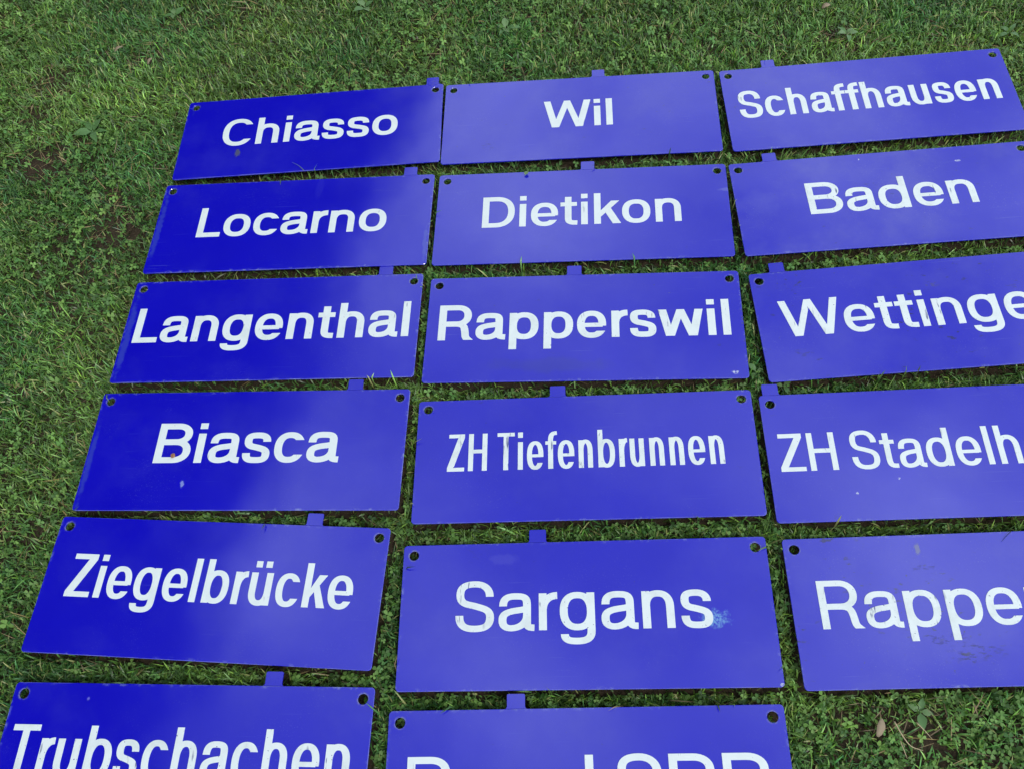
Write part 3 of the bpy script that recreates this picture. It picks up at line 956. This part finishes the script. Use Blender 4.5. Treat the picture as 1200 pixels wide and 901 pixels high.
# stalk
sx = rng.normal(0, .006, n); sy = rng.normal(0, .006, n)
VT.append(np.stack([cx_ + .0005, cy_, zc], -1)); VT.append(np.stack([cx_ - .0005, cy_, zc], -1)); VT.append(np.stack([cx_ + sx, cy_ + sy, soil_h(cx_, cy_) - .001], -1))
VT = np.stack(VT, 1)                      # n x 27 x 3
und = inside(VT[:, :, 0].ravel(), VT[:, :, 1].ravel(), .001).reshape(n, 27)
low = und & (hh[:, None] < ZP + .004)
VT[:, :, 2] = np.where(low, np.minimum(VT[:, :, 2], ZP - .006), VT[:, :, 2])
high = und & ~low
VT[:, :24, 2] = np.where(high[:, :24], np.maximum(VT[:, :24, 2], ZP + .003), VT[:, :24, 2])
tr = []
for j in range(3):
    o_ = j * 8
    for i in range(1, 7): tr.append((o_, o_ + i, o_ + i + 1))
tr.append((24, 25, 26))
tri = (np.arange(n)[:, None, None] * 27 + np.array(tr)[None]).reshape(-1, 3)
clover = tri_mesh('clover', VT.reshape(-1, 3), tri, np.repeat(lc, 27, 0), clover_mat)
tag(clover, 'small three-leaved clover growing through the lawn grass', 'clover', kind='stuff')

# ------------------------------------------------------------------ broad-leaved weeds, dry leaves, crumbs
weed_mat = foliage_material('weed_leaf', None, (.085, .175, .06), rough=.45, trans=.22)
weed_pale = foliage_material('weed_leaf_pale', None, (.125, .21, .085), rough=.45, trans=.22)
def leaf_mesh(name, length, width, mat, rise, droop, fold=.25, nseg=7):
    vs = []; fs = []
    for i in range(nseg + 1):
        t = i / nseg
        w = width * (math.sin(math.pi * min(1, max(0, (t - .12) / .88))**.8) if t > .12 else .06) / 2
        w = max(w, width * .05)
        xx = length * t * math.cos(rise * (1 - t * .5)); z = length * (rise * t - droop * t * t)
        rip = .06 * width * math.sin(t * 17)
        vs += [(xx, w + rip * .4, z + w * fold), (xx, 0, z), (xx, -w + rip * .4, z + w * fold)]
    for i in range(nseg):
        a = 3 * i
        fs += [(a, a + 1, a + 4, a + 3), (a + 1, a + 2, a + 5, a + 4)]
    me = bpy.data.meshes.new(name); me.from_pydata(vs, [], fs); me.materials.append(mat)
    for p in me.polygons: p.use_smooth = True
    return me
LEAVES = [leaf_mesh('leaf', .034, .017, weed_mat, .5, .35), leaf_mesh('leaf', .028, .016, weed_pale, .7, .45), leaf_mesh('leaf', .040, .013, weed_mat, .6, .45)]
weeds = [(428, 10, 4, 0, 1.0, 'lone broad-leaved weed at the top of the lawn above the Chiasso sign'),
         (592, 33, 5, 1, 1.0, 'broad-leaved weed rosette growing above the Wil sign beside a bare patch'),
         (110, 156, 5, 2, 1.15, 'broad-leaved weed growing beside the Chiasso sign near bare soil'),
         (205, 18, 4, 0, .9, 'pale broad-leaved weed at the far edge of lawn beyond the Chiasso sign'),
         (993, 42, 5, 1, .95, 'broad-leaved weed above the Schaffhausen sign beside yellowed grass'),
         (1078, 833, 4, 0, .75, 'little broad-leaved weed on the bare soil under the scratched Rapperswil sign'),
         (918, 452, 3, 1, .62, 'small weed leaf in the gap between Wettingen and ZH Stadelhofen signs'),
         (886, 436, 3, 0, .62, 'small weed at the crossing beside the Wettingen sign corner'),
         (318, 203, 3, 1, .6, 'small pale weed in the gap under the Chiasso sign'),
         (1183, 38, 4, 2, .9, 'broad-leaved weed behind the far corner of the Schaffhausen sign')]
for wi, (px, py, nl, kind, sc, lab) in enumerate(weeds):
    rnd = random.Random(300 + wi)
    p = at(px, py, .012)
    root = empty('broadleaf_weed', (p.x, p.y, float(soil_h(np.array([p.x]), np.array([p.y]))[0]) + .012), (0, 0, rnd.uniform(0, 6.28)))
    tag(root, lab, 'weed', 'broad-leaved weeds in the lawn')
    for j in range(nl):
        lf = bpy.data.objects.new('leaf', LEAVES[(kind + j % 2) % 3]); COL.objects.link(lf)
        lf.parent = root
        lf.rotation_euler = (rnd.uniform(-.2, .2), rnd.uniform(-.15, .15), j * 6.28 / nl + rnd.uniform(-.35, .35))
        q = sc * rnd.uniform(.8, 1.15); lf.scale = (q, q, q)
        lf.location = (0, 0, .001 * j)

dry_mat = plain('dry_leaf', (.26, .20, .13), .7)
def dry_leaf(px, py, length, width, rot, lab, z=.024):
    p = at(px, py, z)
    rnd = random.Random(int(px))
    vs = []; fs = []
    n = 6
    for i in range(n + 1):
        t = i / n
        w = width * (math.sin(math.pi * (.06 + .90 * t))**.75) / 2 * rnd.uniform(.85, 1.1)
        zc = .004 * math.sin(t * 3.3) + rnd.uniform(-.0006, .0006)
        for zz in (.0003, -.0003):
            vs += [(length * (t - .5), w, zc + w * .45 + zz), (length * (t - .5), 0, zc + zz), (length * (t - .5), -w, zc + w * .35 + zz)]
    for i in range(n):
        a = 6 * i; b = a + 6
        fs += [(a, a + 1, b + 1, b), (a + 1, a + 2, b + 2, b + 1), (a + 3, b + 3, b + 4, a + 4), (a + 4, b + 4, b + 5, a + 5), (a, b, b + 3, a + 3), (a + 2, a + 5, b + 5, b + 2)]
    fs += [(0, 3, 4, 1), (1, 4, 5, 2), (6 * n, 6 * n + 1, 6 * n + 4, 6 * n + 3), (6 * n + 1, 6 * n + 2, 6 * n + 5, 6 * n + 4)]
    o = mesh_obj('dry_leaf', vs, fs, dry_mat, smooth=True)
    o.location = p; o.rotation_euler = (.1, -.12, rot)
    tag(o, lab, 'leaf', 'dry fallen leaves on the lawn')
dry_leaf(1031, 852, .028, .012, 1.0, 'pale dry leaf on the lawn below the scratched Rapperswil sign')
dry_leaf(139, 58, .024, .008, .5, 'tan dry leaf lying in the dark grass far beyond the Chiasso sign')
dry_leaf(176, 72, .022, .007, .9, 'curled brown dry leaf on a thin patch of lawn above the Chiasso sign')
dry_leaf(968, 8, .022, .012, .2, 'small dry leaf in the grass above the Schaffhausen sign')

# long bleached stalks in the bare patch
stalk_mat = plain('dry_stalk', (.42, .33, .20), .7)
def stalk(pts, rad, lab, mat, name='dry_stalk', cat='stalk', group='dry stalks'):
    ps = [at(px, py, z) for px, py, z in pts]
    fine = []
    for i in range(len(ps) - 1):
        p0 = ps[max(i - 1, 0)]; p1 = ps[i]; p2 = ps[i + 1]; p3 = ps[min(i + 2, len(ps) - 1)]
        for j in range(4):
            t = j / 4
            fine.append(.5 * ((2 * p1) + (p2 - p0) * t + (2 * p0 - 5 * p1 + 4 * p2 - p3) * t * t + (3 * p1 - p0 - 3 * p2 + p3) * t**3))
    fine.append(ps[-1])
    o0 = fine[0].copy()
    vs = []; fs = []
    n = len(fine)
    for i, p in enumerate(fine):
        d = (fine[min(i + 1, n - 1)] - fine[max(i - 1, 0)]).normalized()
        s = d.cross(Vector((0, 0, 1))).normalized(); u = s.cross(d)
        r = rad * (1 - .75 * i / (n - 1))
        for a in range(5):
            vs.append(p - o0 + s * r * math.cos(a * 1.2566) + u * r * .7 * math.sin(a * 1.2566))
    for i in range(n - 1):
        for a in range(5):
            b = (a + 1) % 5
            fs.append((5 * i + a, 5 * i + b, 5 * i + 5 + b, 5 * i + 5 + a))
    fs += [(4, 3, 2, 1, 0), tuple(5 * (n - 1) + a for a in range(5))]
    o = mesh_obj(name, vs, fs, mat, smooth=True)
    o.location = o0
    return tag(o, lab, cat, group)
stalk([(1048, 845, .020), (1058, 862, .026), (1068, 874, .024), (1082, 879, .018)], .0013, 'long bleached curving stalk on the bare soil patch', stalk_mat)
stalk([(1074, 846, .020), (1084, 856, .024), (1093, 866, .02)], .0010, 'short thin bleached stalk on the bare soil patch', stalk_mat)
stalk([(1055, 868, .018), (1060, 880, .022), (1063, 888, .016)], .0010, 'thin dry stalk beside the long curving stalk on bare soil', stalk_mat)
stalk([(216, 110, .02), (222, 116, .03), (226, 121, .022)], .0011, 'bleached stalk standing at the corner of the Chiasso sign', stalk_mat)

clip_mat = foliage_material('grass_clipping', None, (.11, .16, .07), rough=.45, trans=.2)
stalk([(356, 200, ZP + .006), (350, 194.5, ZP + .012), (342, 190.5, ZP + .008)], .0009, 'pale grass blade lying over the lower edge of Chiasso sign', clip_mat, 'grass_blade', 'grass blade', 'loose grass blades on signs')
stalk([(1185, 622, ZP + .004), (1179, 628, ZP + .004), (1174, 634, ZP + .002)], .0008, 'dark curved grass blade lying on top edge of the scratched Rapperswil sign', plain('dark_blade', (.02, .03, .03)), 'grass_blade', 'grass blade', 'loose grass blades on signs')
# clover leaf lying over the top edge of the Dietikon sign
lf_o = bpy.data.objects.new('clover_leaf', LEAVES[1]); COL.objects.link(lf_o)
lf_o.location = at(616, 206, ZP + .004); lf_o.rotation_euler = (0, .25, 1.2); lf_o.scale = (.45, .62, .45)
tag(lf_o, 'small pale round leaf resting on top edge of the Dietikon sign', 'leaf')

# brown crumb on the letter B of Biasca
rnd = random.Random(5)
bm = bmesh.new()
bmesh.ops.create_icosphere(bm, subdivisions=2, radius=.0045)
for v_ in bm.verts:
    v_.co *= rnd.uniform(.75, 1.2); v_.co.z = v_.co.z * .55 + .002
me = bpy.data.meshes.new('crumb'); bm.to_mesh(me); bm.free()
me.materials.append(plain('crumb', (.25, .12, .06), .8, .4, 300))
cr = bpy.data.objects.new('crumb', me); COL.objects.link(cr)
cr.location = at(203, 534, ZP + .0012)
tag(cr, 'small reddish brown crumb lying on the letter B of the Biasca sign', 'crumb')

# ------------------------------------------------------------------ row of tall trees beside the lawn, seen only as the dark reflection in the signs
bark = plain('tree_bark', (.09, .07, .05), .9, .4, 8)
crown_mat = foliage_material('tree_leaf', 'tint', rough=.5, trans=.25)
def make_tree(seed, height, rad):
    root = empty('tall_tree', (0, 0, 0))
    g = np.random.default_rng(seed)
    vs = []; fs = []
    def tube(p, q, r0, r1):
        b = len(vs); d = (q - p).normalized()
        s = d.cross(Vector((.3, .9, .1))).normalized(); u = s.cross(d)
        for c, r in ((p, r0), (q, r1)):
            for a in range(7): vs.append(c + s * r * math.cos(a * .8976) + u * r * math.sin(a * .8976))
        for a in range(7): fs.append((b + a, b + (a + 1) % 7, b + 7 + (a + 1) % 7, b + 7 + a))
    prev = Vector((0, 0, -.1))
    for i in range(1, 7):
        t = i / 6
        q = Vector((g.normal(0, .07), g.normal(0, .07), height * .92 * t))
        tube(prev, q, .19 * (1.05 - .85 * (t - 1 / 6)), .19 * (1.05 - .85 * t)); prev = q
    for i in range(26):
        z = height * g.uniform(.12, .85); a = g.uniform(0, 6.28); l = rad * g.uniform(.5, .95)
        tube(Vector((0, 0, z)), Vector((l * math.cos(a), l * math.sin(a), z + l * g.uniform(.3, .8))), .05, .012)
    mesh_obj('trunk', vs, fs, bark, root, True)
    n = 9000
    t = g.random(n)
    zz = height * (.07 + .93 * t)
    prof = rad * np.sin(np.pi * (.10 + .90 * t)**1.0)**.55 * np.clip((1.02 - t) * 4, .12, 1)
    a = g.uniform(0, 6.283, n)
    lump = .80 + .22 * np.sin(a * 3 + zz * 1.7) * np.cos(zz * 2.3 + a)
    rr = prof * lump * g.random(n)**.35
    c = np.stack([rr * np.cos(a), rr * np.sin(a), zz], -1)
    e1 = g.normal(size=(n, 3)); e1 /= np.linalg.norm(e1, axis=1)[:, None]
    e2 = np.cross(e1, g.normal(size=(n, 3))); e2 /= np.linalg.norm(e2, axis=1)[:, None]
    s = g.uniform(.07, .15, n)[:, None]
    co = np.stack([c - e1 * s, c + e2 * s * .55, c + e1 * s, c - e2 * s * .55], 1).reshape(-1, 3)
    b = np.arange(n)[:, None] * 4
    tri = np.concatenate([b + np.array((0, 1, 2)), b + np.array((0, 2, 3))], 1).reshape(-1, 3)
    col = np.array([.035, .075, .022])[None] * g.uniform(.6, 1.4, n)[:, None]
    o = tri_mesh('crown', co, tri, np.repeat(col, 4, 0), crown_mat, False)
    o.parent = root
    tag(root, 'tall dark tree beside the lawn, mirrored as the dark half of the Ziegelbrücke sign', 'tree', 'row of tall trees beside the lawn')
    return root
protos = [make_tree(1, 11.2, 1.9), make_tree(2, 10.9, 2.0)]
e0, e1_ = Vector((-6.4, -2.6, 0)), Vector((-0.9, 12.6, 0))
NT_ = 9
for i in range(NT_):
    p = e0.lerp(e1_, i / (NT_ - 1))
    src = protos[i % 2]
    if i < 2: t = src
    else:
        t = src.copy(); COL.objects.link(t)
        for ch in src.children:
            c = ch.copy(); COL.objects.link(c); c.parent = t
    rnd = random.Random(70 + i)
    t.location = (p.x - .55 + rnd.uniform(-.15, .15), p.y + rnd.uniform(-.2, .2), -.02)
    t.rotation_euler = (0, 0, rnd.uniform(0, 6.28))
    s = rnd.uniform(.96, 1.04); t.scale = (s, s, s)
